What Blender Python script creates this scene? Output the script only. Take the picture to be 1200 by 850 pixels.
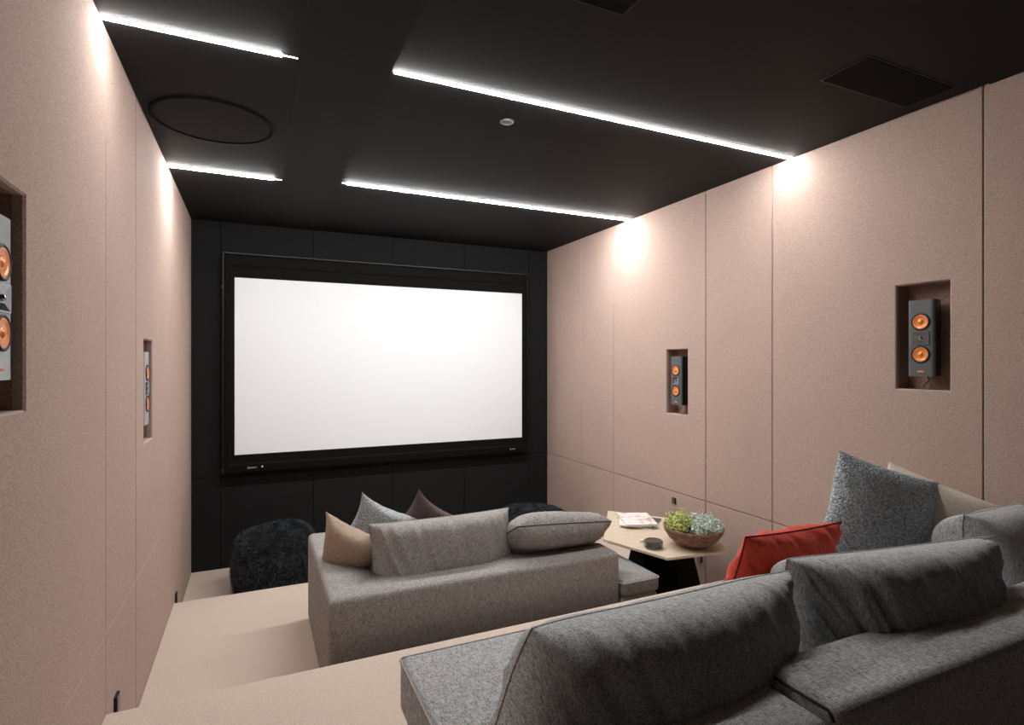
import bpy, bmesh, math, random
from mathutils import Vector, Matrix, noise
S = bpy.context.scene
for o in list(bpy.data.objects): bpy.data.objects.remove(o)
PI = math.pi
# ---------------------------------------------------------------- camera
cd = bpy.data.cameras.new('camera'); cam = bpy.data.objects.new('camera', cd)
S.collection.objects.link(cam); S.camera = cam
cam.location = (0, 0, 1.975); cam.rotation_euler = (PI/2, 0, -math.radians(24.7))
cd.lens = 36*652/1200; cd.sensor_width = 36; cd.clip_start = .02
# ---------------------------------------------------------------- world, exposure
w = bpy.data.worlds.new('world'); S.world = w; w.use_nodes = True
w.node_tree.nodes['Background'].inputs[0].default_value = (.02, .02, .02, 1)
w.node_tree.nodes['Background'].inputs[1].default_value = .2
S.view_settings.view_transform = 'Standard'; S.view_settings.look = 'None'
S.view_settings.exposure = 0.0; S.view_settings.gamma = 1
LED_NEAR, LED_FAR = 140.0, 290.0
# ---------------------------------------------------------------- materials
def srgb(r, g, b):
    f = lambda c: (c/255/12.92 if c/255 <= .04045 else ((c/255+.055)/1.055)**2.4)
    return (f(r), f(g), f(b), 1)
def mat(name, col, rough=.6, metal=0, spec=.5, emis=None, strength=0):
    m = bpy.data.materials.new(name); m.use_nodes = True
    b = m.node_tree.nodes['Principled BSDF']
    b.inputs['Base Color'].default_value = col; b.inputs['Roughness'].default_value = rough
    b.inputs['Metallic'].default_value = metal; b.inputs['Specular IOR Level'].default_value = spec
    if emis:
        b.inputs['Emission Color'].default_value = emis; b.inputs['Emission Strength'].default_value = strength
    return m
def textured(name, c1, c2, scale, bump=.2, dist=.003, rough=.9, spec=.2, detail=3, stretch=(1,1,1), lo=.35, hi=.65, sheen=0, big=0, bscale=None, kind='noise'):
    """two tone noise colour + bump in object coordinates"""
    m = mat(name, c1, rough, 0, spec); nt = m.node_tree; N = nt.nodes; L = nt.links
    b = N['Principled BSDF']; tc = N.new('ShaderNodeTexCoord'); mp = N.new('ShaderNodeMapping')
    mp.inputs['Scale'].default_value = stretch
    L.new(tc.outputs['Object'], mp.inputs[0])
    n = N.new('ShaderNodeTexNoise'); n.inputs['Scale'].default_value = scale; n.inputs['Detail'].default_value = detail
    L.new(mp.outputs[0], n.inputs['Vector'])
    r = N.new('ShaderNodeValToRGB'); r.color_ramp.elements[0].color = c1; r.color_ramp.elements[1].color = c2
    r.color_ramp.elements[0].position = lo; r.color_ramp.elements[1].position = hi
    L.new(n.outputs[0], r.inputs[0]); out = r.outputs[0]
    if big:
        n2 = N.new('ShaderNodeTexNoise'); n2.inputs['Scale'].default_value = 2.2; n2.inputs['Detail'].default_value = 3
        L.new(tc.outputs['Object'], n2.inputs['Vector'])
        mr = N.new('ShaderNodeMapRange'); mr.inputs[3].default_value = 1-big; mr.inputs[4].default_value = 1+big
        L.new(n2.outputs[0], mr.inputs[0])
        mx = N.new('ShaderNodeVectorMath'); mx.operation = 'SCALE'
        L.new(out, mx.inputs[0]); L.new(mr.outputs[0], mx.inputs['Scale']); out = mx.outputs[0]
    L.new(out, b.inputs['Base Color'])
    bp = N.new('ShaderNodeBump'); bp.inputs['Strength'].default_value = bump; bp.inputs['Distance'].default_value = dist
    src = n.outputs[0]
    if kind == 'voronoi':
        vo = N.new('ShaderNodeTexVoronoi'); vo.inputs['Scale'].default_value = bscale or scale
        L.new(tc.outputs['Object'], vo.inputs['Vector']); src = vo.outputs['Distance']; bp.invert = True
    elif bscale:
        nb = N.new('ShaderNodeTexNoise'); nb.inputs['Scale'].default_value = bscale; nb.inputs['Detail'].default_value = 4
        L.new(mp.outputs[0], nb.inputs['Vector']); src = nb.outputs[0]
    L.new(src, bp.inputs['Height']); L.new(bp.outputs[0], b.inputs['Normal'])
    b.inputs['Sheen Weight'].default_value = sheen; b.inputs['Sheen Roughness'].default_value = .5
    return m
def weave(name, c1, c2, s=430, lo=.34, hi=.66, bump=.8):
    m = mat(name, c1, .92, 0, .15); nt = m.node_tree; N = nt.nodes; L = nt.links; b = N['Principled BSDF']
    tc = N.new('ShaderNodeTexCoord'); outs = []
    for st, sc, dt in (((1,.12,.12), s, 2), ((.12,1,1), s, 2), ((1,1,1), s*.75, 2)):
        mp = N.new('ShaderNodeMapping'); mp.inputs['Scale'].default_value = st; L.new(tc.outputs['Object'], mp.inputs[0])
        n = N.new('ShaderNodeTexNoise'); n.inputs['Scale'].default_value = sc; n.inputs['Detail'].default_value = dt
        L.new(mp.outputs[0], n.inputs['Vector']); outs.append(n.outputs[0])
    a = N.new('ShaderNodeMath'); a.operation = 'ADD'; L.new(outs[0], a.inputs[0]); L.new(outs[1], a.inputs[1])
    c = N.new('ShaderNodeMath'); c.operation = 'ADD'; L.new(a.outputs[0], c.inputs[0]); L.new(outs[2], c.inputs[1])
    d = N.new('ShaderNodeMath'); d.operation = 'DIVIDE'; L.new(c.outputs[0], d.inputs[0]); d.inputs[1].default_value = 3
    r = N.new('ShaderNodeValToRGB'); r.color_ramp.elements[0].color = c1; r.color_ramp.elements[1].color = c2
    r.color_ramp.elements[0].position = lo; r.color_ramp.elements[1].position = hi; L.new(d.outputs[0], r.inputs[0])
    L.new(r.outputs[0], b.inputs['Base Color'])
    bp = N.new('ShaderNodeBump'); bp.inputs['Strength'].default_value = bump; bp.inputs['Distance'].default_value = .003
    L.new(d.outputs[0], bp.inputs['Height']); L.new(bp.outputs[0], b.inputs['Normal']); return m
M = {}
M['felt'] = textured('pink_beige_felt', srgb(166,143,133), srgb(202,179,168), 290, .55, .003, detail=3, stretch=(1,1,.6), big=.05, lo=.3, hi=.7)
M['felt_dark'] = textured('charcoal_felt', srgb(23,24,25), srgb(30,31,32), 150, .2, .003, stretch=(1,1,.2))
M['backing'] = mat('dark_joint', srgb(58,44,37), .9)
M['niche'] = textured('niche_lining', srgb(150,124,112), srgb(174,146,132), 120, .3, .003)
M['backing_dark'] = mat('black_joint', srgb(14,14,15), .9)
M['ceil'] = textured('black_ceiling_paint', srgb(17,18,19), srgb(20,21,22), 40, .05, .002, rough=.75, spec=.3)
M['ceil_band'] = textured('lighter_black_ceiling_band', srgb(20,21,22), srgb(23,24,25), 40, .05, .002, rough=.75, spec=.3)  # band colour slightly lighter than the ceiling zones beside it
M['carpet'] = textured('beige_carpet', srgb(194,177,164), srgb(217,201,188), 220, .4, .004, detail=4, big=.05)
M['black'] = mat('matte_black', srgb(14,14,14), .5)
M['velvet_black'] = mat('black_velvet_frame', srgb(12,12,12), .8, spec=.15)
M['black_alu'] = mat('black_anodised', srgb(27,28,29), .5, 0)
M['led'] = mat('led_diffuser', (1,1,1,1), .4, emis=(1,.98,.955,1), strength=LED_NEAR)
M['led_far'] = mat('led_diffuser_far', (1,1,1,1), .4, emis=(1,.98,.955,1), strength=LED_FAR)
M['led_thin'] = mat('bare_led_tape', (1,1,1,1), .4, emis=(1,.98,.955,1), strength=9)
M['screen'] = mat('white_screen_fabric_glow', srgb(236,241,246), .85, spec=.2, emis=(.97,.98,1,1), strength=.06)  # faint glow added to the fabric so the screen looks brighter lit
M['sofa'] = weave('grey_melange_weave', srgb(68,66,65), srgb(204,199,195))
M['sofa_cool'] = weave('cool_grey_melange_weave', srgb(74,75,76), srgb(226,227,228))
M['pipe'] = textured('grey_piping', srgb(140,136,133), srgb(190,186,182), 200, .4, .003)
M['pipe_dark'] = textured('dark_piping', srgb(52,50,49), srgb(80,77,75), 200, .4, .003)
M['beige_c'] = textured('taupe_cotton', srgb(168,148,132), srgb(184,164,148), 90, .15, .002, big=.06)
M['purple_c'] = textured('plum_brown_cotton', srgb(84,70,72), srgb(98,84,85), 90, .15, .002)
M['fuzzy'] = textured('pale_grey_fleece', srgb(146,154,156), srgb(206,212,214), 120, .8, .01, kind='voronoi', bscale=130)
M['boucle'] = textured('blue_grey_boucle', srgb(140,152,158), srgb(222,232,236), 100, 1, .012, kind='voronoi', bscale=130)
M['lit_taupe_c'] = textured('lit_taupe_cotton', srgb(204,190,176), srgb(220,206,192), 90, .15, .002, big=.06)  # taupe cotton lightened in colour so the pillow looks lit
M['red'] = textured('rust_red_velvet', srgb(208,60,36), srgb(226,76,48), 60, .1, .002, rough=.65, sheen=.12, spec=.3)
M['fur'] = textured('black_fur', srgb(24,30,36), srgb(62,70,78), 30, .1, .002, rough=.55, spec=.5)
M['furbase'] = mat('black_hide', srgb(8,9,10), .9)
M['oak'] = textured('pale_oak', srgb(206,188,166), srgb(222,206,186), 9, .1, .001, rough=.45, spec=.4, stretch=(1,9,1), lo=.3, hi=.7)
M['clay'] = textured('brown_wooden_bowl', srgb(104,76,62), srgb(148,116,98), 26, .4, .003, rough=.6, stretch=(1,1,3))
M['soil'] = textured('dark_soil', srgb(30,26,20), srgb(48,42,32), 60, .8, .006)
M['leaf1'] = textured('yellow_green_leaf', srgb(176,188,96), srgb(236,240,176), 90, .1, .001, rough=.5)
M['leaf2'] = textured('silver_green_leaf', srgb(180,204,190), srgb(244,250,242), 90, .1, .001, rough=.5)
M['silver'] = mat('silver_baffle', srgb(170,175,178), .35, .3)
M['graph'] = mat('graphite_baffle', srgb(92,95,98), .4, .1)
M['cab'] = mat('black_cabinet', srgb(20,20,21), .35)
M['copper'] = mat('copper_cone', srgb(240,146,78), .3, .25)
M['chrome'] = mat('chrome', srgb(200,200,200), .15, 1)
M['rubber'] = mat('black_rubber', srgb(12,12,12), .6)
M['letter'] = mat('silver_lettering', srgb(215,215,215), .5)
M['paper'] = mat('paper_edge', srgb(235,230,226), .7)
M['steel'] = mat('grey_steel', srgb(110,110,108), .35, .6)
M['sensor'] = mat('grey_plastic', srgb(112,110,108), .6)
def printed():
    m = textured('printed_cover', srgb(240,236,233), srgb(206,170,164), 16, .02, .001, rough=.4, lo=.5, hi=.72); return m
M['print'] = printed()
M['hatch'] = mat('matte_black_hatch', srgb(9,9,9), .85, spec=.15)
def glass():
    m = mat('smoked_glass', srgb(150,144,138), .08, 0, .6); b = m.node_tree.nodes['Principled BSDF']
    b.inputs['Transmission Weight'].default_value = .8; return m
M['glass'] = glass()
# ---------------------------------------------------------------- helpers
def link(name, me, m=None, parent=None, smooth=False, kind=None):
    o = bpy.data.objects.new(name, me); S.collection.objects.link(o)
    if m is not None:
        for mm in (m if isinstance(m, (list, tuple)) else [m]): me.materials.append(mm)
    if parent: o.parent = parent
    if smooth:
        for p in me.polygons: p.use_smooth = True
    if kind: o['kind'] = kind
    return o
def bmobj(name, bm, m, parent=None, smooth=False, kind=None):
    me = bpy.data.meshes.new(name); bmesh.ops.recalc_face_normals(bm, faces=bm.faces)
    bm.to_mesh(me); bm.free(); return link(name, me, m, parent, smooth, kind)
def struct(name, bm, m): return bmobj(name, bm, m, kind='structure')
def empty(name, loc=(0,0,0), rot=(0,0,0)):
    o = bpy.data.objects.new(name, None); S.collection.objects.link(o); o.location = loc; o.rotation_euler = rot
    o.empty_display_size = .1; return o
def tag(o, label, cat, group=None):
    o['label'] = label; o['category'] = cat
    if group: o['group'] = group
    return o
def box(bm, x0, x1, y0, y1, z0, z1, bev=0, seg=2):
    r = bmesh.ops.create_cube(bm, size=1); vs = r['verts']
    for v in vs:
        v.co = Vector(((x0+x1)/2+v.co.x*(x1-x0), (y0+y1)/2+v.co.y*(y1-y0), (z0+z1)/2+v.co.z*(z1-z0)))
    if bev:
        es = list({e for v in vs for e in v.link_edges})
        bmesh.ops.bevel(bm, geom=es, offset=bev, segments=seg, affect='EDGES', profile=.5)
    return bm
def nb(): return bmesh.new()
def prism(poly, z0, z1, bev=0, seg=3, bm=None, sub=0):
    bm = bm or nb()
    a = [bm.verts.new((x, y, z0)) for x, y in poly]; b = [bm.verts.new((x, y, z1)) for x, y in poly]
    n = len(poly); bm.faces.new(a[::-1]); bm.faces.new(b)
    for i in range(n): bm.faces.new((a[i], a[(i+1)%n], b[(i+1)%n], b[i]))
    if bev: bmesh.ops.bevel(bm, geom=list(bm.edges), offset=bev, segments=seg, affect='EDGES', profile=.5)
    return bm
def cyl(bm, c, axis, r0, r1, h, seg=32, cap=True):
    r = bmesh.ops.create_cone(bm, cap_ends=cap, segments=seg, radius1=r0, radius2=r1, depth=h)
    q = Vector((0,0,1)).rotation_difference(Vector(axis)).to_matrix().to_4x4()
    bmesh.ops.transform(bm, matrix=Matrix.Translation(c) @ q, verts=r['verts']); return bm
def lathe(prof, seg=40, bm=None, c=(0,0,0), axis=(0,0,1)):
    bm = bm or nb(); q = Vector((0,0,1)).rotation_difference(Vector(axis)); rings = []
    for r, z in prof:
        if r < 1e-6: rings.append([bm.verts.new(Vector(c)+q @ Vector((0,0,z)))])
        else: rings.append([bm.verts.new(Vector(c)+q @ Vector((r*math.cos(2*PI*k/seg), r*math.sin(2*PI*k/seg), z))) for k in range(seg)])
    for a, b in zip(rings, rings[1:]):
        for k in range(seg):
            k2 = (k+1) % seg
            if len(a) == 1 and len(b) == 1: continue
            if len(a) == 1: bm.faces.new((a[0], b[k2], b[k]))
            elif len(b) == 1: bm.faces.new((a[k], a[k2], b[0]))
            else: bm.faces.new((a[k], a[k2], b[k2], b[k]))
    return bm
def tube(pts, r, seg=8, closed=False, bm=None):
    bm = bm or nb(); pts = [Vector(p) for p in pts]; n = len(pts); rings = []
    up = Vector((0,0,1))
    for i, p in enumerate(pts):
        a = pts[(i-1) % n] if (closed or i > 0) else p; b = pts[(i+1) % n] if (closed or i < n-1) else p
        d = (b-a); d = d.normalized() if d.length > 1e-9 else Vector((1,0,0))
        s = d.cross(up)
        if s.length < .15: s = d.cross(Vector((0,1,0)))
        s.normalize(); t = s.cross(d).normalized()
        rings.append([bm.verts.new(p+r*(math.cos(2*PI*k/seg)*s+math.sin(2*PI*k/seg)*t)) for k in range(seg)])
    m = n if closed else n-1
    for i in range(m):
        A, B = rings[i], rings[(i+1) % n]
        for k in range(seg): bm.faces.new((A[k], A[(k+1)%seg], B[(k+1)%seg], B[k]))
    if not closed: bm.faces.new(rings[0][::-1]); bm.faces.new(rings[-1])
    return bm
# ---------------------------------------------------------------- room dimensions
XL, XR, YB, YF = -.553, 3.232, 6.0, -1.5
ZC = 3.33; Z2, Z3 = .205, .56; Y2, Y3 = 4.757, 2.72; ZS = .876
# floors (three carpeted levels)
struct('floor', prism([(XL,Y2),(XR,Y2),(XR,YB),(XL,YB)], -.1, 0), M['carpet'])
b = nb(); box(b, XL, XR, Y3, Y2, -.1, Z2, .008, 2); struct('floor', b, M['carpet'])
b = nb(); box(b, XL, XR, YF, Y3, -.1, Z3, .008, 2); struct('floor', b, M['carpet'])
# ceiling: three zones with small level changes
ceil = nb(); box(ceil, XL-.04, .175, YF, YB+.04, ZC-.004, ZC+.2); box(ceil, .57, XR+.04, YF, YB+.04, ZC+.001, ZC+.2)
ceil_o = struct('ceiling', ceil, M['ceil'])
b = nb(); box(b, .175, .57, YF, YB, ZC-.007, ZC+.19); bmobj('ceiling_band', b, M['ceil_band'], ceil_o)
b = nb(); box(b, .5705, XR, YF, 1.48, ZC-.007, ZC-.0, 0); bmobj('ceiling_panel', b, M['ceil'], ceil_o)
# walls: backing + panels
NICHES = {'L': [(1.61,1.87,1.85,2.415),(3.57,3.85,1.535,2.10)], 'R': [(1.654,1.917,1.83,2.40),(3.565,3.823,1.54,2.085)]}
def ring_or_box(bm, to3, a0, a1, z0, z1, d0, d1, hole=None, ch=.003):
    """panel slab spanning a (along wall) and z; d0 = face, d1 = back; optional hole"""
    P = lambda a, z, d: bm.verts.new(to3(a, z, d))
    def rect(x0, x1, y0, y1, d): return [P(x0,y0,d), P(x1,y0,d), P(x1,y1,d), P(x0,y1,d)]
    o_f = rect(a0+ch, a1-ch, z0+ch, z1-ch, d0); o_m = rect(a0, a1, z0, z1, d0+ch); o_b = rect(a0, a1, z0, z1, d1)
    def band(A, B):
        for i in range(4): bm.faces.new((A[i], A[(i+1)%4], B[(i+1)%4], B[i]))
    band(o_f, o_m); band(o_m, o_b)
    if hole:
        h0, h1, g0, g1 = hole
        c = .006
        h_f = rect(h0-c, h1+c, g0-c, g1+c, d0); h_m = rect(h0, h1, g0, g1, d0+c); h_b = rect(h0, h1, g0, g1, d1)
        band(o_f, h_f); band(h_f, h_m); band(h_m, h_b); band(o_b, h_b)
    else:
        bm.faces.new(o_f); bm.faces.new(o_b[::-1])
def side_wall(side):
    sx = -1 if side == 'left' else 1; X = XL if sx < 0 else XR; T = .03
    to3 = lambda a, z, d: (X+sx*d, a, z)
    nic = NICHES['L' if sx < 0 else 'R']
    ysplit = [YF, 2.73, YB+.04]
    bm = nb()
    for i in range(2):
        ring_or_box(bm, to3, ysplit[i], ysplit[i+1], -.1, ZC+.1, T, T+.10, (nic[i][0]-.004, nic[i][1]+.004, nic[i][2]-.004, nic[i][3]+.004), ch=0.0005)
    wall = struct('wall_'+side, bm, M['backing'])
    ys = [YF, -.95, .27, .89, 1.51, 2.735, 3.36, 4.61, 5.22, YB]
    g = .0028
    for y0, y1 in zip(ys, ys[1:]):
        for z0, z1 in ((0, ZS), (ZS, ZC+.01)):
            h = None
            for n in nic:
                if y0 < n[0] and n[1] < y1 and z0 < n[2] < z1: h = n
            wide = lambda v: (.0065 if sx < 0 else .0035) if abs(v-3.36) < .01 else g
            bm = nb(); ring_or_box(bm, to3, y0+wide(y0), y1-wide(y1), z0+g, z1-g, 0, T-.001, h, ch=.0025)
            bmobj('wall_panel', bm, M['felt'] if y1 > .3 else M['felt_dark'], wall)  # unseen panels behind the camera made charcoal to cut bounced light
    for y0, y1, z0, z1 in nic:   # niche lining
        bm = nb(); D = .115; e = .0
        P = [to3(a, z, d) for a, z, d in ((y0,z0,T),(y1,z0,T),(y1,z1,T),(y0,z1,T),(y0,z0,D),(y1,z0,D),(y1,z1,D),(y0,z1,D))]
        V = [bm.verts.new(p) for p in P]
        for f in ((4,5,6,7),(0,1,5,4),(1,2,6,5),(2,3,7,6),(3,0,4,7)): bm.faces.new([V[k] for k in f])
        bmobj('niche_lining', bm, M['niche'], wall)
    return wall
wall_l = side_wall('left'); wall_r = side_wall('right')
bm = nb(); box(bm, XL-.04, XR+.04, YB+.03, YB+.13, -.1, ZC+.1); wall_b = struct('wall_back', bm, M['backing_dark'])
xs = [XL, -.31, .53, 1.34, 2.16, 2.98, XR]
for x0, x1 in zip(xs, xs[1:]):
    for z0, z1 in ((0, ZS), (ZS, ZC)):
        bm = nb(); ring_or_box(bm, lambda a, z, d: (a, YB+d, z), x0+.0015, x1-.0015, z0+.0015, z1-.0015, 0, .029)
        bmobj('wall_panel', bm, M['felt_dark'], wall_b)
bm = nb(); box(bm, XL-.13, XR+.13, YF-.1, YF, -.1, ZC+.2); struct('wall_rear', bm, M['felt_dark'])  # unseen end of the room, coloured dark to keep bounce off the sofa backs
# ---------------------------------------------------------------- led strips
def led(x0, x1, y, z, label, tail=None, w=.027):
    t = tag(empty('led_strip_light', ((x0+x1)/2, y, z)), label, 'light', 'linear ceiling lights'); cx = (x0+x1)/2
    bm = nb(); n = 8
    # half round diffuser standing 8 mm proud of the ceiling
    prof = [(w/2*math.cos(PI*k/n), -.009*math.sin(PI*k/n)) for k in range(n+1)]
    A = [bm.verts.new((x0-cx, a, c)) for a, c in prof]; B = [bm.verts.new((x1-cx, a, c)) for a, c in prof]
    for k in range(n): bm.faces.new((A[k], A[k+1], B[k+1], B[k]))
    bm.faces.new(A); bm.faces.new(B[::-1])
    bmobj('diffuser', bm, M['led'] if y < 3 else M['led_far'], t, smooth=False)
    e0, e1 = (min(x0, tail) if tail is not None else x0), (max(x1, tail) if tail is not None else x1)
    bm = nb(); box(bm, e0-cx, e1-cx, -w/2-.003, -w/2, -.0008, .0); box(bm, e0-cx, e1-cx, w/2, w/2+.003, -.0008, .0)
    bmobj('profile', bm, M['black_alu'], t)
    if tail is not None:
        a, c = (x1, tail) if tail > x1 else (tail, x0)
        bm = nb(); box(bm, a-cx, c-cx, -.002, .002, -.003, 0); bmobj('led_tape', bm, M['led_thin'], t)
led(XL+.003, .103, 2.64, ZC-.004, 'short near light line running from the left wall, with thin bare tail', tail=.168)
led(XL+.003, .118, 4.45, ZC-.004, 'short far light line running from the left wall toward the screen side', tail=.172)
led(.585, XR-.003, 2.58, ZC+.001, 'long near light line, ends at right wall in front of ceiling sensor')
led(.622, XR-.003, 4.345, ZC+.001, 'long far light line closest to the screen, ends at right wall', tail=.59)
# ---------------------------------------------------------------- ceiling fittings
c = tag(empty('ceiling_speaker', (-.215, 3.535, ZC-.004)), 'large round black in-ceiling grille near the left wall', 'ceiling speaker')
bm = lathe([(.290,.0),(.290,-.004),(.296,-.010),(.306,-.010),(.312,-.004),(.312,0)], 72); bmobj('trim_ring', bm, M['hatch'], c, True)
bm = lathe([(0,-.004),(.290,-.004),(.290,0)], 72); bmobj('grille', bm, M['ceil'], c)
c = tag(empty('ceiling_sensor', (1.28, 2.85, ZC+.001)), 'small round grey sensor disc in the black ceiling', 'sensor')
bm = lathe([(0,-.012),(.030,-.012),(.037,-.008),(.037,0)], 32); bmobj('cover', bm, M['sensor'], c, True)
bm = lathe([(.037,-.003),(.043,-.003),(.043,0)], 32); bmobj('rim', bm, M['black'], c)
def hatch(x0, x1, y0, y1, label):
    cx, cy = (x0+x1)/2, (y0+y1)/2; hx, hy = (x1-x0)/2, (y1-y0)/2
    t = tag(empty('ceiling_hatch', (cx, cy, ZC+.001)), label, 'hatch')
    bm = nb(); box(bm, -hx+.008, hx-.008, -hy+.008, hy-.008, -.006, 0, .002, 1); bmobj('cover_panel', bm, M['hatch'], t)
    bm = nb()
    for a in ((-hx,hx,-hy,-hy+.005),(-hx,hx,hy-.005,hy),(-hx,-hx+.005,-hy+.005,hy-.005),(hx-.005,hx,-hy+.005,hy-.005)): box(bm, *a, -.004, 0)
    bmobj('frame', bm, M['black'], t)
hatch(2.46, 3.13, 1.57, 1.81, 'rectangular black ceiling hatch by the right wall')
hatch(.63, 1.30, 1.55, 1.79, 'rectangular black ceiling hatch cut by the top edge of the photo')
# ---------------------------------------------------------------- text helper
def text(name, s, size, m, parent, mtx, ext=.0005):
    cu = bpy.data.curves.new(name, 'FONT'); cu.body = s; cu.size = size; cu.extrude = ext; cu.align_x = 'CENTER'; cu.align_y = 'CENTER'
    o = bpy.data.objects.new(name+'_tmp', cu); S.collection.objects.link(o)
    dg = bpy.context.evaluated_depsgraph_get(); dg.update()
    me = bpy.data.meshes.new_from_object(o.evaluated_get(dg)); bpy.data.objects.remove(o); bpy.data.curves.remove(cu)
    me.transform(mtx); me.name = name; return link(name, me, m, parent)
# ---------------------------------------------------------------- projection screen
FX0, FX1, FZ0, FZ1 = -.275, 2.925, .912, 3.012; SX0, SX1, SZ0, SZ1 = -.186, 2.852, 1.092, 2.787; YS = 5.90
sc = tag(empty('projection_screen', (1.33, YB, 1.96)), 'blank white wide projection screen in a black frame on the dark end wall', 'screen')
ox, oy, oz = 1.33, YB, 1.96
def frame_piece(a, b_, c, d, name):
    # quadrilateral bars with a stepped profile: outer pts a,b inner pts d,c
    bm = nb(); f0, f1, f2 = YS, YS+.012, YB-.001
    A, B, Cc, D = [Vector(p) for p in (a, b_, c, d)]
    lines = [(0.0, f1+.012), (.08, f0+.004), (.45, f0), (.55, f0+.012), (1.0, f1+.004)]
    rows = [(A.lerp(D, s), B.lerp(Cc, s), y) for s, y in lines]
    v = []
    for p, q, y in rows: v.append((bm.verts.new((p.x-ox, y-oy, p.y-oz)), bm.verts.new((q.x-ox, y-oy, q.y-oz))))
    for p in (rows[-1], rows[0]): v.append((bm.verts.new((p[0].x-ox, f2-oy, p[0].y-oz)), bm.verts.new((p[1].x-ox, f2-oy, p[1].y-oz))))
    n = len(v)
    for i in range(n):
        p, q = v[i], v[(i+1)%n]; bm.faces.new((p[0], p[1], q[1], q[0]))
    bm.faces.new([p[0] for p in v]); bm.faces.new([p[1] for p in v][::-1])
    return bmobj(name, bm, M['velvet_black'], sc)
frame_piece((FX0,FZ1),(FX1,FZ1),(SX1,SZ1),(SX0,SZ1),'frame_bar')
frame_piece((FX0,FZ0),(FX1,FZ0),(SX1,SZ0),(SX0,SZ0),'frame_bar')
frame_piece((FX0,FZ0),(FX0,FZ1),(SX0,SZ1),(SX0,SZ0),'frame_bar')
frame_piece((FX1,FZ0),(FX1,FZ1),(SX1,SZ1),(SX1,SZ0),'frame_bar')
bm = nb()
for a in ((FX0-.014,FX0-.001,FZ0,FZ1+.014),(FX1+.001,FX1+.014,FZ0,FZ1+.014),(FX0-.001,FX1+.001,FZ1+.001,FZ1+.014)):
    box(bm, a[0]-ox, a[1]-ox, YS+.03-oy, YB-.001-oy, a[2]-oz, a[3]-oz, .002, 1)
bmobj('rear_casing', bm, M['black_alu'], sc)
bm = nb(); box(bm, SX0-.02-ox, SX1+.02-ox, YS+.020-oy, YS+.024-oy, SZ0-.02-oz, SZ1+.02-oz); bmobj('screen_surface', bm, M['screen'], sc)
RF = Matrix.Rotation(PI/2, 4, 'X')
text('lettering', 'Stewart', .026, M['letter'], sc, Matrix.Translation((-.035-ox, YS-.0015-oy, .966-oz)) @ RF)
text('lettering', 'Stewart', .024, M['letter'], sc, Matrix.Translation((2.72-ox, YS-.0015-oy, .966-oz)) @ RF)
bm = nb(); cyl(bm, (.055-ox, YS-.001-oy, .970-oz), (0,1,0), .009, .009, .002, 20); bmobj('emblem', bm, M['letter'], sc)
bm = nb(); box(bm, FX0-.022-ox, FX0-.002-ox, YS+.06-oy, YS+.09-oy, FZ0+.02-oz, FZ0+.05-oz, .003, 1); bmobj('bracket', bm, M['steel'], sc)
bm = nb(); box(bm, FX0-.022-ox, FX0-.013-ox, YS+.06-oy, YS+.09-oy, 2.69-oz, 2.71-oz, .002, 1); bmobj('bracket', bm, M['steel'], sc)
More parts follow.
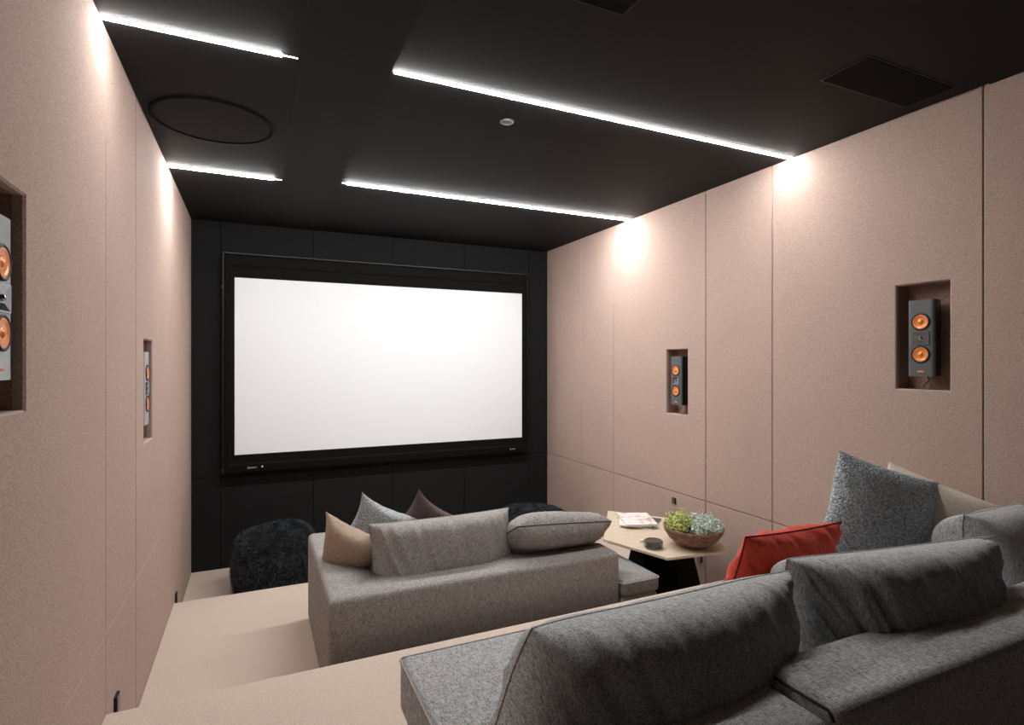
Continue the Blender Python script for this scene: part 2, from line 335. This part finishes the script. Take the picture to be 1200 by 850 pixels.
# ---------------------------------------------------------------- speakers (front along local +x, width y, height z)
def make_speaker(baffle, label):
    t = tag(empty('wall_speaker'), label, 'speaker', 'slim speakers in the wall niches')
    W, D, H = .066, .085, .204
    # cabinet, plan profile swept upwards with rounded front shoulders
    bm = nb(); prof = [(-D,-W+.012),(-D,W-.012),(-.030,W),(-.012,W)]
    full = [(-D,-W+.014),(-.03,-W),(-.012,-W),(-.012,W),(-.03,W),(-D,W-.014)]
    prism(full, -H, H, .002, 1, bm); bmobj('cabinet', bm, M['cab'], t)
    # baffle with rounded vertical shoulders, slit round the drivers left whole
    bm = nb(); n = 6; pl = [(-.012,-W)]
    for k in range(n+1): a = PI/2*k/n; pl.append((-.012+.012*math.sin(a), -W+.018-.018*math.cos(a)))
    for k in range(n+1): a = PI/2*k/n; pl.append((-.012+.012*math.cos(a), W-.018+.018*math.sin(a)))
    pl = [p for i, p in enumerate(pl) if i == 0 or (Vector(p)-Vector(pl[i-1])).length > 1e-5]
    prism(pl, -H, H, 0, 1, bm); bmobj('baffle', bm, baffle, t)
    for z in (.087, -.087):
        bm = lathe([(.046,.0005),(.046,.004),(.042,.006),(.037,.003),(.037,.0006)], 36, c=(0,0,z), axis=(1,0,0))
        s = bmobj('surround', bm, M['rubber'], t, True)
        bm = lathe([(.038,.0035),(.035,.0045),(.031,.0020),(.015,.0008),(.013,.0012),(.010,.0042),(.005,.0065),(0,.007)], 36, c=(0,0,z), axis=(1,0,0))
        bmobj('cone', bm, M['copper'], t, True)
    # square horn: flared frame with dark throat and dome
    bm = nb(); o_, i_ = .036, .013; z0 = 0
    O = [bm.verts.new((.0045, a*(.042), z0+b*.036)) for a, b in ((-1,-1),(1,-1),(1,1),(-1,1))]
    O2 = [bm.verts.new((.0045, a*(.038), z0+b*.032)) for a, b in ((-1,-1),(1,-1),(1,1),(-1,1))]
    I = [bm.verts.new((.0006, a*i_, z0+b*i_)) for a, b in ((-1,-1),(1,-1),(1,1),(-1,1))]
    Z = [bm.verts.new((0, a*(.042), z0+b*.036)) for a, b in ((-1,-1),(1,-1),(1,1),(-1,1))]
    for k in range(4):
        k2 = (k+1) % 4
        bm.faces.new((O[k],O[k2],O2[k2],O2[k])); bm.faces.new((O2[k],O2[k2],I[k2],I[k])); bm.faces.new((Z[k],Z[k2],O[k2],O[k]))
    bm.faces.new(I); h = bmobj('horn', bm, M['horn'], t)
    bm = nb(); bmesh.ops.create_uvsphere(bm, u_segments=16, v_segments=10, radius=.009)
    bmesh.ops.transform(bm, matrix=Matrix.Translation((.001, 0, z0)), verts=bm.verts); bmobj('tweeter_dome', bm, M['chrome'], h, True)
    bm = nb(); box(bm, 0, .0012, -.016, .016, -.183, -.173, .0004, 1); bd = bmobj('badge', bm, M['copper'], t)
    text('lettering', 'Klipsch', .0085, M['letter'], bd, Matrix.Translation((.0016,0,-.178)) @ Matrix.Rotation(PI/2,4,'Z') @ Matrix.Rotation(PI/2,4,'X'), .0002)
    pts = [(-.06, -.004+.012*math.sin(k*.9), -H-.01*k) for k in range(7)]
    bmobj('cable', tube(pts, .0022, 6), M['rubber'], t)
    bm = nb(); box(bm, -.098, -D+.0, -.03, .03, -.10, .10); bmobj('mounting_plate', bm, M['black'], t)
    return t
M['horn'] = mat('black_horn', srgb(130,130,134), .16, .9)
def copy_tree(o, parent=None):
    c = o.copy(); S.collection.objects.link(c); c.parent = parent
    for ch in o.children: copy_tree(ch, c)
    return c
s0 = make_speaker(M['graph'], 'graphite speaker with copper cones in the near niche of the right wall')
s0.location = (XR-.012+.0, 1.785, 2.105); s0.rotation_euler = (0,0,PI)
s1 = copy_tree(s0); s1.location = (XR-.012, 3.69, 1.822); s1['label'] = 'small graphite speaker in the far niche of the right wall'
s2 = make_speaker(M['silver'], 'silver-faced speaker in the large near niche of the left wall, cut by the photo edge')
s2.location = (XL-.016, 1.772, 2.135)
s3 = copy_tree(s2); s3.location = (XL-.0, 3.70, 1.83); s3['label'] = 'silver-faced speaker in the far niche of the left wall'
s3.location.x = XL-.004
# ---------------------------------------------------------------- step lights / small wall plates
def step_light(x, y, z, sx, label, h=.035, w=.05):
    t = tag(empty('step_light', (x, y, z)), label, 'step light', 'small black wall lights near the floor')
    bm = nb(); box(bm, *sorted((0, sx*.012)), -w/2, w/2, -h, h, .002, 1); bmobj('housing', bm, M['black'], t)
    bm = nb(); box(bm, *sorted((sx*.012, sx*.014)), -w/2+.004, w/2-.004, -h+.004, h-.004); bmobj('face_plate', bm, M['steel'], t)
step_light(XL, 2.90, .50, 1, 'small steel and black plate low on left wall, near step edge', .04, .06)
step_light(XL, 4.87, .20, 1, 'small black plate low on left wall, beside the far step', .04, .05)
step_light(XR, 3.72, .80, -1, 'small black plate on right wall above the plant bowl', .025, .04)
step_light(XR, 5.27, .26, -1, 'small black plate on right wall just over the front sofa cushions', .02, .04)
step_light(XR, 3.42, .41, -1, 'small black plate on right wall under the oak tabletop', .03, .05)
# ---------------------------------------------------------------- pillows
def pillow(name, w, h, t, m, seed=0, pinch=.06, wr=.004, n=64, sag=.0, banana=0, bananaL=0, flare=0, pw=2.4, pu=None, pur=None, q=.5, wy=.33, fold=0, pipe=None, wf=9, flat_top=0, droop=0, diag=.3):
    rnd = random.Random(seed); off = Vector((seed*7.3, seed*3.1, 1.7))
    bm = nb(); nx = int(n*max(1, w/h*.8)); ny = n
    us = [math.sin(PI/2*(2*i/nx-1)) for i in range(nx+1)]; vs = [math.sin(PI/2*(2*j/ny-1)) for j in range(ny+1)]
    def pos(u, v, s):
        x = w/2*u*(1-pinch*(1-v*v)*abs(u)**3)
        y = h/2*v*(1-pinch*(1-u*u)*abs(v)**3)
        if u < 0: x -= flare*abs(u)*(1-v)/2
        f = (max(0, 1-abs(u)**((pur if (u > 0 and pur) else pu) or pw))*max(0, 1-abs(v)**pw))**q
        tt = t*(1-sag*v)
        z = s*tt/2*f
        y += (banana if u > 0 else bananaL)*abs(u)**2.2*(1-v)/2*h
        # radial creases from corners and along seams
        p = Vector((x*wf+y*diag*wf, y*wf*wy, s*.3))+off
        r = noise.noise(p)*.6+noise.noise(p*2.1)*.4; ridge = (1-abs(r)*2.2)
        edge = max(abs(u), abs(v))**3
        z += s*wr*(ridge-.5)*(.35+1.1*edge)*min(1, f*3)
        big = noise.noise(Vector((x*3.1, y*3.1, s))+off)
        z += s*t*.10*big*f
        if fold: 
            cu = max(0, abs(u)-.55)/.45; cv = max(0, v-.3)/.7
            z += -fold*cu*cu*cv*cv
        if droop: z += -droop*u*u
        return (x, y, z)
    grid = {}
    for s in (1, -1):
        for i, u in enumerate(us):
            for j, v in enumerate(vs):
                border = i in (0, nx) or j in (0, ny)
                if s == -1 and border: grid[s, i, j] = grid[1, i, j]; continue
                grid[s, i, j] = bm.verts.new(pos(u, v, s))
        for i in range(nx):
            for j in range(ny):
                f = [grid[s, i, j], grid[s, i+1, j], grid[s, i+1, j+1], grid[s, i, j+1]]
                bm.faces.new(f if s == 1 else f[::-1])
    rim = [tuple(grid[1, i, 0].co) for i in range(nx)]+[tuple(grid[1, nx, j].co) for j in range(ny)]+[tuple(grid[1, i, ny].co) for i in range(nx, 0, -1)]+[tuple(grid[1, 0, j].co) for j in range(ny, 0, -1)]
    me = bpy.data.meshes.new(name); bm.to_mesh(me); bm.free()
    if pipe:
        root = empty(name); link('cover', me, m, root, True)
        bmobj('piping', tube(rim, .0035, 6, True), pipe, root, True)
        return root
    return link(name, me, m, None, True)
def place(o, loc, yaw=0, lean=90, roll=0, twist=0):
    R = math.radians
    o.matrix_world = Matrix.Translation(loc) @ Matrix.Rotation(R(yaw),4,'Z') @ Matrix.Rotation(R(lean),4,'X') @ Matrix.Rotation(R(roll),4,'Z') @ Matrix.Rotation(R(twist),4,'Y')
    return o
# ---------------------------------------------------------------- soft slab (seat cushion) from polygon
def soft_slab(name, poly, z0, z1, m, parent, bev=.03, crown=.012, pipe=None):
    bm = prism(poly, z0, z1, bev, 4); cx = sum(p[0] for p in poly)/len(poly); cy = sum(p[1] for p in poly)/len(poly)
    o = bmobj(name, bm, m, parent, True)
    if pipe:
        for z in (z1-bev*.35,):
            bmobj('piping', tube(round_poly(poly, bev*.9, z, .001), .004, 6, True), pipe, o, True)
    return o
def round_poly(poly, r, z, out=0):
    pts = []; n = len(poly)
    for i in range(n):
        p = Vector(poly[i]); a = Vector(poly[i-1]); b = Vector(poly[(i+1)%n])
        d1 = (a-p).normalized(); d2 = (b-p).normalized()
        for k in range(5):
            s = k/4; q = (p+d1*r)*(1-s)**2+p*2*s*(1-s)+(p+d2*r)*s*s; pts.append((q.x, q.y, z))
        L = (b-p).length; m = int(L/.1)
        for k in range(1, m):
            q = (p+d2*r).lerp(b-d2*r, k/m); pts.append((q.x, q.y, z))
    return pts
# ---------------------------------------------------------------- front sofa
f = tag(empty('sofa', (1.2, 3.4, Z2)), 'front low grey upholstered sofa seen from behind, on the middle step', 'sofa', 'low grey sofas')
def child(o, root): o.parent = root; o.matrix_parent_inverse = root.matrix_world.inverted(); return o
bpy.context.view_layer.update()
def rel(root, poly): return [(x-root.location.x, y-root.location.y) for x, y in poly]
zz = Z2
fr = bmobj('frame', prism(rel(f, [(.325,2.87),(2.065,2.87),(2.065,3.11),(.57,3.11),(.57,4.09),(.325,4.09)]), .012, .587, .03, 4), M['sofa'], f, True)
bmobj('seat_base', prism(rel(f, [(.572,3.112),(2.067,3.112),(2.067,2.88),(2.33,2.88),(2.33,4.06),(.572,4.06)]), .012, .24, .02, 3), M['sofa'], f, True)
soft_slab('seat_cushion', rel(f, [(.575,3.115),(1.44,3.115),(1.44,4.07),(.575,4.07)]), .242, .40, M['sofa'], f, pipe=M['pipe'])
soft_slab('seat_cushion', rel(f, [(1.445,3.115),(2.07,3.115),(2.07,2.85),(2.36,2.85),(2.36,4.07),(1.445,4.07)]), .30, .40, M['sofa'], f, pipe=M['pipe'])
soft_slab('seat_pad', rel(f, [(1.445,3.115),(2.07,3.115),(2.07,2.86),(2.35,2.86),(2.35,4.06),(1.445,4.06)]), .242, .30, M['sofa'], f, bev=.02)
for x, y in ((.36,2.91),(.36,4.05),(2.02,2.91),(2.29,4.02)):
    bm = nb(); cyl(bm, (x-1.2, y-3.4, .006), (0,0,1), .02, .02, .012, 16); bmobj('foot', bm, M['black'], f)
# ---------------------------------------------------------------- rear sofa
g = tag(empty('sofa', (1.8, 1.3, Z3)), 'long rear grey sofa in the foreground, on the top step', 'sofa', 'low grey sofas')
bpy.context.view_layer.update()
XE = 3.215
bmobj('seat_base', prism(rel(g, [(.455,1.125),(XE,1.125),(XE,1.84),(.455,1.84)]), .012, .24, .02, 3), M['sofa_cool'], g, True)
bmobj('backrest', prism(rel(g, [(.455,.88),(1.245,.88),(1.245,1.12),(.455,1.12)]), .012, .565, .03, 4), M['sofa_cool'], g, True)
bk = bmobj('backrest', prism(rel(g, [(1.25,.87),(XE,.87),(XE,1.12),(1.25,1.12)]), .012, .59, .035, 5), M['sofa_cool'], g, True)
bmobj('piping', tube([(1.25-1.8+.004, y-1.3, .575-(.02 if y < .9 or y > 1.1 else 0)) for y in (.885,.9,.95,1.0,1.05,1.09,1.105)], .004, 6), M['pipe_dark'], bk, True)
soft_slab('seat_cushion', rel(g, [(.44,1.122),(1.40,1.122),(1.40,1.87),(.44,1.87)]), .242, .42, M['sofa_cool'], g, bev=.022, pipe=M['pipe'])
soft_slab('seat_cushion', rel(g, [(1.405,1.122),(2.18,1.122),(2.18,1.87),(1.405,1.87)]), .242, .42, M['sofa_cool'], g, pipe=M['pipe'])
soft_slab('seat_cushion', rel(g, [(2.185,1.122),(XE,1.122),(XE,1.87),(2.185,1.87)]), .242, .42, M['sofa_cool'], g, pipe=M['pipe'])
for x, y in ((.5,.92),(.5,1.8),(3.15,.92),(3.15,1.8)):
    bm = nb(); cyl(bm, (x-1.8, y-1.3, .006), (0,0,1), .02, .02, .012, 16); bmobj('foot', bm, M['black'], g)
# ---------------------------------------------------------------- cushions on the front sofa
GB = 'grey back cushions on the sofas'
M['pipe_red'] = mat('dark_red_piping', srgb(110,24,16), .8)
o = pillow('back_cushion', .88, .40, .33, M['sofa'], 3, pinch=.04, banana=.15, wr=.018, wy=.15, sag=-.05, pw=4.5, pu=4, pipe=M['sofa'], fold=-.035, droop=.02)
place(o, (1.03, 3.21, .845), 0, 74); tag(o, 'long grey cushion with pointed corners leaning on front sofa back', 'cushion', GB)
o = pillow('back_cushion', .66, .40, .22, M['sofa'], 5, pinch=-.05, wr=.012, pw=4, q=.5, pipe=M['pipe_dark'])
place(o, (1.75, 3.17, .865), 0, 148, 0, -4); tag(o, 'flat grey cushion lying tipped over the right end of front sofa back', 'cushion', GB)
o = pillow('throw_pillow', .42, .42, .16, M['beige_c'], 8, pinch=.22, wr=.007)
place(o, (.51, 3.42, .83), -45, 104, -20); tag(o, 'taupe pillow at the left end of the front sofa', 'pillow')
o = pillow('throw_pillow', .44, .44, .15, M['fuzzy'], 9, pinch=.22, wr=.007)
place(o, (.715, 3.66, .865), -12, 104, -28); tag(o, 'pale grey fleece pillow behind the long cushion of the front sofa', 'pillow')
o = pillow('throw_pillow', .44, .44, .15, M['purple_c'], 10, pinch=.22, wr=.007)
place(o, (1.03, 3.66, .845), -6, 104, -36); tag(o, 'plum brown pillow with only its corner above the front sofa cushion', 'pillow')
# ---------------------------------------------------------------- cushions on the rear sofa
o = pillow('back_cushion', .92, .40, .40, M['sofa_cool'], 21, pinch=.03, wr=.024, wy=.2, n=96, sag=-.05, banana=.75, flare=.24, pipe=M['sofa_cool'], pw=4.2, pu=4, pur=2.0, fold=-.05)
place(o, (1.09, 1.235, 1.10), 0, 72); tag(o, 'biggest grey cushion in front, slumped over the left end of rear sofa back', 'cushion', GB)
o = pillow('back_cushion', .98, .40, .38, M['sofa_cool'], 22, pinch=.03, wr=.040, wy=.13, n=96, wf=12, sag=-.05, banana=.95, bananaL=.1, pipe=M['sofa_cool'], pw=4.2, pu=3.5, pur=2.0, fold=-.05)
place(o, (2.065, 1.205, 1.115), -7, 72, -1); tag(o, 'curved creased grey cushion in the middle of the rear sofa back', 'cushion', GB)
o = pillow('back_cushion', .46, .44, .34, M['sofa_cool'], 23, pinch=.03, wr=.018, wy=.2, n=64, sag=-.05, banana=.12, pipe=M['sofa_cool'], pw=4, pu=4, fold=-.04)
place(o, (2.975, 1.33, 1.10), 0, 74); tag(o, 'grey cushion at the right wall end of rear sofa, cut by photo edge', 'cushion', GB)
o = pillow('throw_pillow', .54, .52, .19, M['boucle'], 31, pinch=.06, wr=.006, n=80)
place(o, (2.76, 1.72, 1.215), -20, 84, -18); tag(o, 'blue-grey boucle pillow standing upright on the rear sofa', 'pillow')
o = pillow('throw_pillow', .46, .46, .15, M['lit_taupe_c'], 32, pinch=.04, wr=.006)
place(o, (3.075, 1.69, 1.165), -74, 96, -19); tag(o, 'taupe pillow tucked behind the blue-grey boucle pillow', 'pillow')
o = pillow('throw_pillow', .60, .36, .18, M['red'], 33, pinch=.05, wr=.018, n=90, wf=11, wy=.15, diag=.8, pipe=M['pipe_red'])
place(o, (1.90, 1.56, 1.155), 4, 108, -3); tag(o, 'rust red velvet lumbar pillow on the rear sofa', 'pillow')
# ---------------------------------------------------------------- fur poufs
def pouf(loc, rx, ry, h, seed, label, yaw=0, slump=0):
    t = tag(empty('fur_pouf', loc, (0,0,yaw)), label, 'pouf', 'black fur poufs by the screen wall')
    rnd = random.Random(seed)
    def surf(a, s):   # s 0 bottom .. 1 top centre
        p = 3.2; ca, sa = math.cos(a), math.sin(a); rr = 1/((abs(ca)**p+abs(sa)**p)**(1/p))
        if s < .62: z = h*.78*(s/.62); k = .93+.07*math.sin(PI*min(1, s/.62))
        else:
            q = (s-.62)/.38; z = h*(.78+.22*math.sin(q*PI/2)); k = .93*math.cos(q*PI/2)**.75 if q < 1 else 0
        n = 1+.06*noise.noise(Vector((ca*1.5, sa*1.5, s*2+seed)))
        z *= 1+slump*ca*(s**1.5)*k
        return Vector((rx*rr*k*n*ca, ry*rr*k*n*sa, z))
    bm = nb(); A, B = 40, 24
    rows = [[bm.verts.new(surf(2*PI*i/A, j/B)) for i in range(A)] for j in range(B)]
    top = bm.verts.new(surf(0, 1)); bm.faces.new(rows[0][::-1])
    for j in range(B-1):
        for i in range(A): bm.faces.new((rows[j][i], rows[j][(i+1)%A], rows[j+1][(i+1)%A], rows[j+1][i]))
    for i in range(A): bm.faces.new((rows[-1][i], rows[-1][(i+1)%A], top))
    bmobj('body', bm, M['furbase'], t, True)
    V = []; F = []
    for _ in range(26000):
        a = rnd.random()*2*PI; s = rnd.random()**.9*.995+.004
        p = surf(a, s); e = 1e-2
        d1 = surf(a+e, s)-p; d2 = surf(a, min(1, s+e))-p if s < .985 else p-surf(a, s-e)
        n = d1.cross(d2); n = n.normalized() if n.length > 1e-12 else Vector((0,0,1))
        if n.z < 0 and s > .6: n = -n
        clump = noise.noise_vector(p*14+Vector((seed,0,0)))
        dirv = (n*.8+clump*1.1+Vector((0,0,-.3 if s < .6 else 0))+Vector((rnd.gauss(0,.25), rnd.gauss(0,.25), rnd.gauss(0,.25)))).normalized()
        L = rnd.uniform(.018, .042); side = dirv.cross(Vector((rnd.gauss(0,1), rnd.gauss(0,1), rnd.gauss(0,1)))).normalized()*.0013
        m = p+dirv*L*.55; tip = p+dirv*L+Vector((0,0,-.25*L))
        tip.z = max(tip.z, .002); m.z = max(m.z, .002)
        k = len(V); V += [p-side, p+side, m+side*.8, m-side*.8, tip]; F += [(k,k+1,k+2,k+3),(k+3,k+2,k+4)]
    me = bpy.data.meshes.new('fur'); me.from_pydata([tuple(v) for v in V], [], F); link('fur', me, M['fur'], t, kind='stuff')
pouf((.155, 5.32, 0), .325, .31, .53, 2, 'black shaggy fur pouf standing left of the front sofa', .15, .06)
pouf((2.68, 5.20, 0), .37, .33, .45, 6, 'dark fur pouf half hidden behind the right end of the front sofa', -.1, -.12)
# ---------------------------------------------------------------- side table
ZT = Z2+.50
t = tag(empty('side_table', (2.72, 3.27, Z2)), 'low angular oak-topped table with black base between the sofas', 'table')
poly = [(2.43,2.86),(2.89,2.80),(3.04,3.05),(3.06,3.60),(2.74,3.99),(2.27,3.36)]
bm = prism([(x-2.72, y-3.27) for x, y in poly], .482, .50, .002, 1); bmobj('tabletop', bm, M['oak'], t)
bm = prism([((x-2.72)*.93, (y-3.27)*.93) for x, y in poly], .470, .4815, 0); bmobj('sub_top', bm, M['black'], t)
bm = nb(); n = 6
A = [bm.verts.new((.20*math.cos(2*PI*k/n+.3), .20*math.sin(2*PI*k/n+.3), .469)) for k in range(n)]
B = [bm.verts.new((.31*math.cos(2*PI*k/n+.3), .31*math.sin(2*PI*k/n+.3), 0)) for k in range(n)]
for k in range(n): bm.faces.new((A[k],A[(k+1)%n],B[(k+1)%n],B[k]))
bm.faces.new(A); bm.faces.new(B[::-1]); bmobj('pedestal', bm, M['velvet_black'], t)
# bowl
bx, by = 2.76, 2.985
o = bmobj('bowl', lathe([(0,.0),(.07,0),(.12,.018),(.165,.055),(.195,.10),(.205,.132),(.199,.134),(.188,.105),(.155,.06),(.10,.03),(0,.02)], 48), M['clay'], None, True)
o.location = (bx, by, ZT); tag(o, 'wide brown wooden bowl holding plants on the oak table', 'bowl')
o = bmobj('soil', lathe([(0,.118),(.10,.114),(.186,.098),(.17,.080),(0,.075)], 32), M['soil'], o, True)
def plant(loc, lobes, m, nleaf, seed, label, size, group=None):
    root = tag(empty('succulent_plant', loc), label, 'plant'); rnd = random.Random(seed)
    V = []; F = []; SV = nb(); lv = []
    for _ in range(nleaf//7):
        lx, ly, lz, r = rnd.choice(lobes)
        th = rnd.random()*2*PI; ph = math.acos(rnd.uniform(-.05, 1)); rr = r*(rnd.uniform(.6, 1.05) if rnd.random() < .8 else rnd.uniform(1.0, 1.25))
        d = Vector((math.sin(ph)*math.cos(th), math.sin(ph)*math.sin(th), math.cos(ph)))
        tipc = Vector((lx, ly, lz))+d*rr
        if rnd.random() < .25: tube([(lx+d.x*.01, ly+d.y*.01, lz-.01), tuple(tipc)], .0012, 3, bm=SV)
        for k in range(7):   # rosette of pointed leaves
            a = k*2.4+th; s = size*rnd.uniform(.7, 1.2)
            ref = d.orthogonal().normalized(); e1 = ref*math.cos(a)+d.cross(ref)*math.sin(a)
            dr = (d*.55+e1).normalized(); sd = dr.cross(d).normalized(); nn = sd.cross(dr)
            b0 = tipc-d*.003; q = len(V)
            V += [b0, b0+dr*s*.55+sd*s*.3+nn*s*.05, b0+dr*s+nn*s*.12, b0+dr*s*.55-sd*s*.3+nn*s*.05, b0+dr*s*.5-nn*s*.10]
            F += [(q,q+1,q+4),(q+1,q+2,q+4),(q+2,q+3,q+4),(q+3,q,q+4),(q,q+3,q+2,q+1)]
    me = bpy.data.meshes.new('leaves'); me.from_pydata([tuple(v) for v in V], [], F); link('leaves', me, m, root, kind='stuff')
    bmobj('stems', SV, m, root)
    return root
plant((bx-.075, by+.055, ZT+.115), [(-.03,0,.02,.080),(.02,.03,.035,.085),(-.045,-.035,.0,.065),(.03,-.02,.02,.055)], M['leaf1'], 5600, 4, 'yellow-green fine-leaved plant at left in the bowl', .010)
plant((bx+.055, by-.03, ZT+.115), [(0,0,.02,.090),(.06,-.01,.015,.078),(-.03,-.06,.01,.070),(.10,-.02,.0,.055),(-.08,-.05,0,.06),(.02,.07,.02,.07),(.04,-.08,-.005,.05)], M['leaf2'], 8400, 5, 'silvery green plant filling the right of the bowl', .009)
# ashtray
o = bmobj('glass_ashtray', lathe([(0,0),(.058,0),(.063,.008),(.064,.045),(.060,.052),(.050,.052),(.046,.030),(.040,.016),(0,.014)], 10), M['glass'])
o.location = (2.475, 3.06, ZT); tag(o, 'round smoked glass ashtray on the oak table', 'ashtray')
b = nb(); box(b, -.016, .016, -.012, .012, 0, .02, .002, 1); o = bmobj('matchbox', b, M['paper']); o.location = (2.475, 3.185, ZT); o.rotation_euler = (0,0,.5)
tag(o, 'tiny white box between the ashtray and the magazines', 'box')
def magazine(x, y, z, w, h, th, yaw, label, cover):
    r = tag(empty('magazine', (x, y, z), (0,0,math.radians(yaw))), label, 'magazine', 'magazines on the oak table')
    b = nb(); box(b, -w/2+.002, w/2-.002, -h/2+.002, h/2-.002, .0012, th-.0012); bmobj('pages', b, M['paper'], r)
    b = nb(); box(b, -w/2, w/2, -h/2, h/2, th-.0012, th, 0); bmobj('cover', b, cover, r)
    b = nb(); box(b, -w/2, w/2, -h/2, h/2, 0, .0012, 0); bmobj('back_cover', b, M['paper'], r)
magazine(2.77, 3.565, ZT, .24, .31, .012, -52, 'lowest dark-edged magazine, turned askew under the white ones', M['steel'])
magazine(2.725, 3.60, ZT+.0122, .24, .32, .010, -34, 'middle white magazine in the small pile', M['print'])
magazine(2.735, 3.585, ZT+.0224, .25, .34, .014, -23, 'top magazine with pale printed cover on the pile', M['print'])
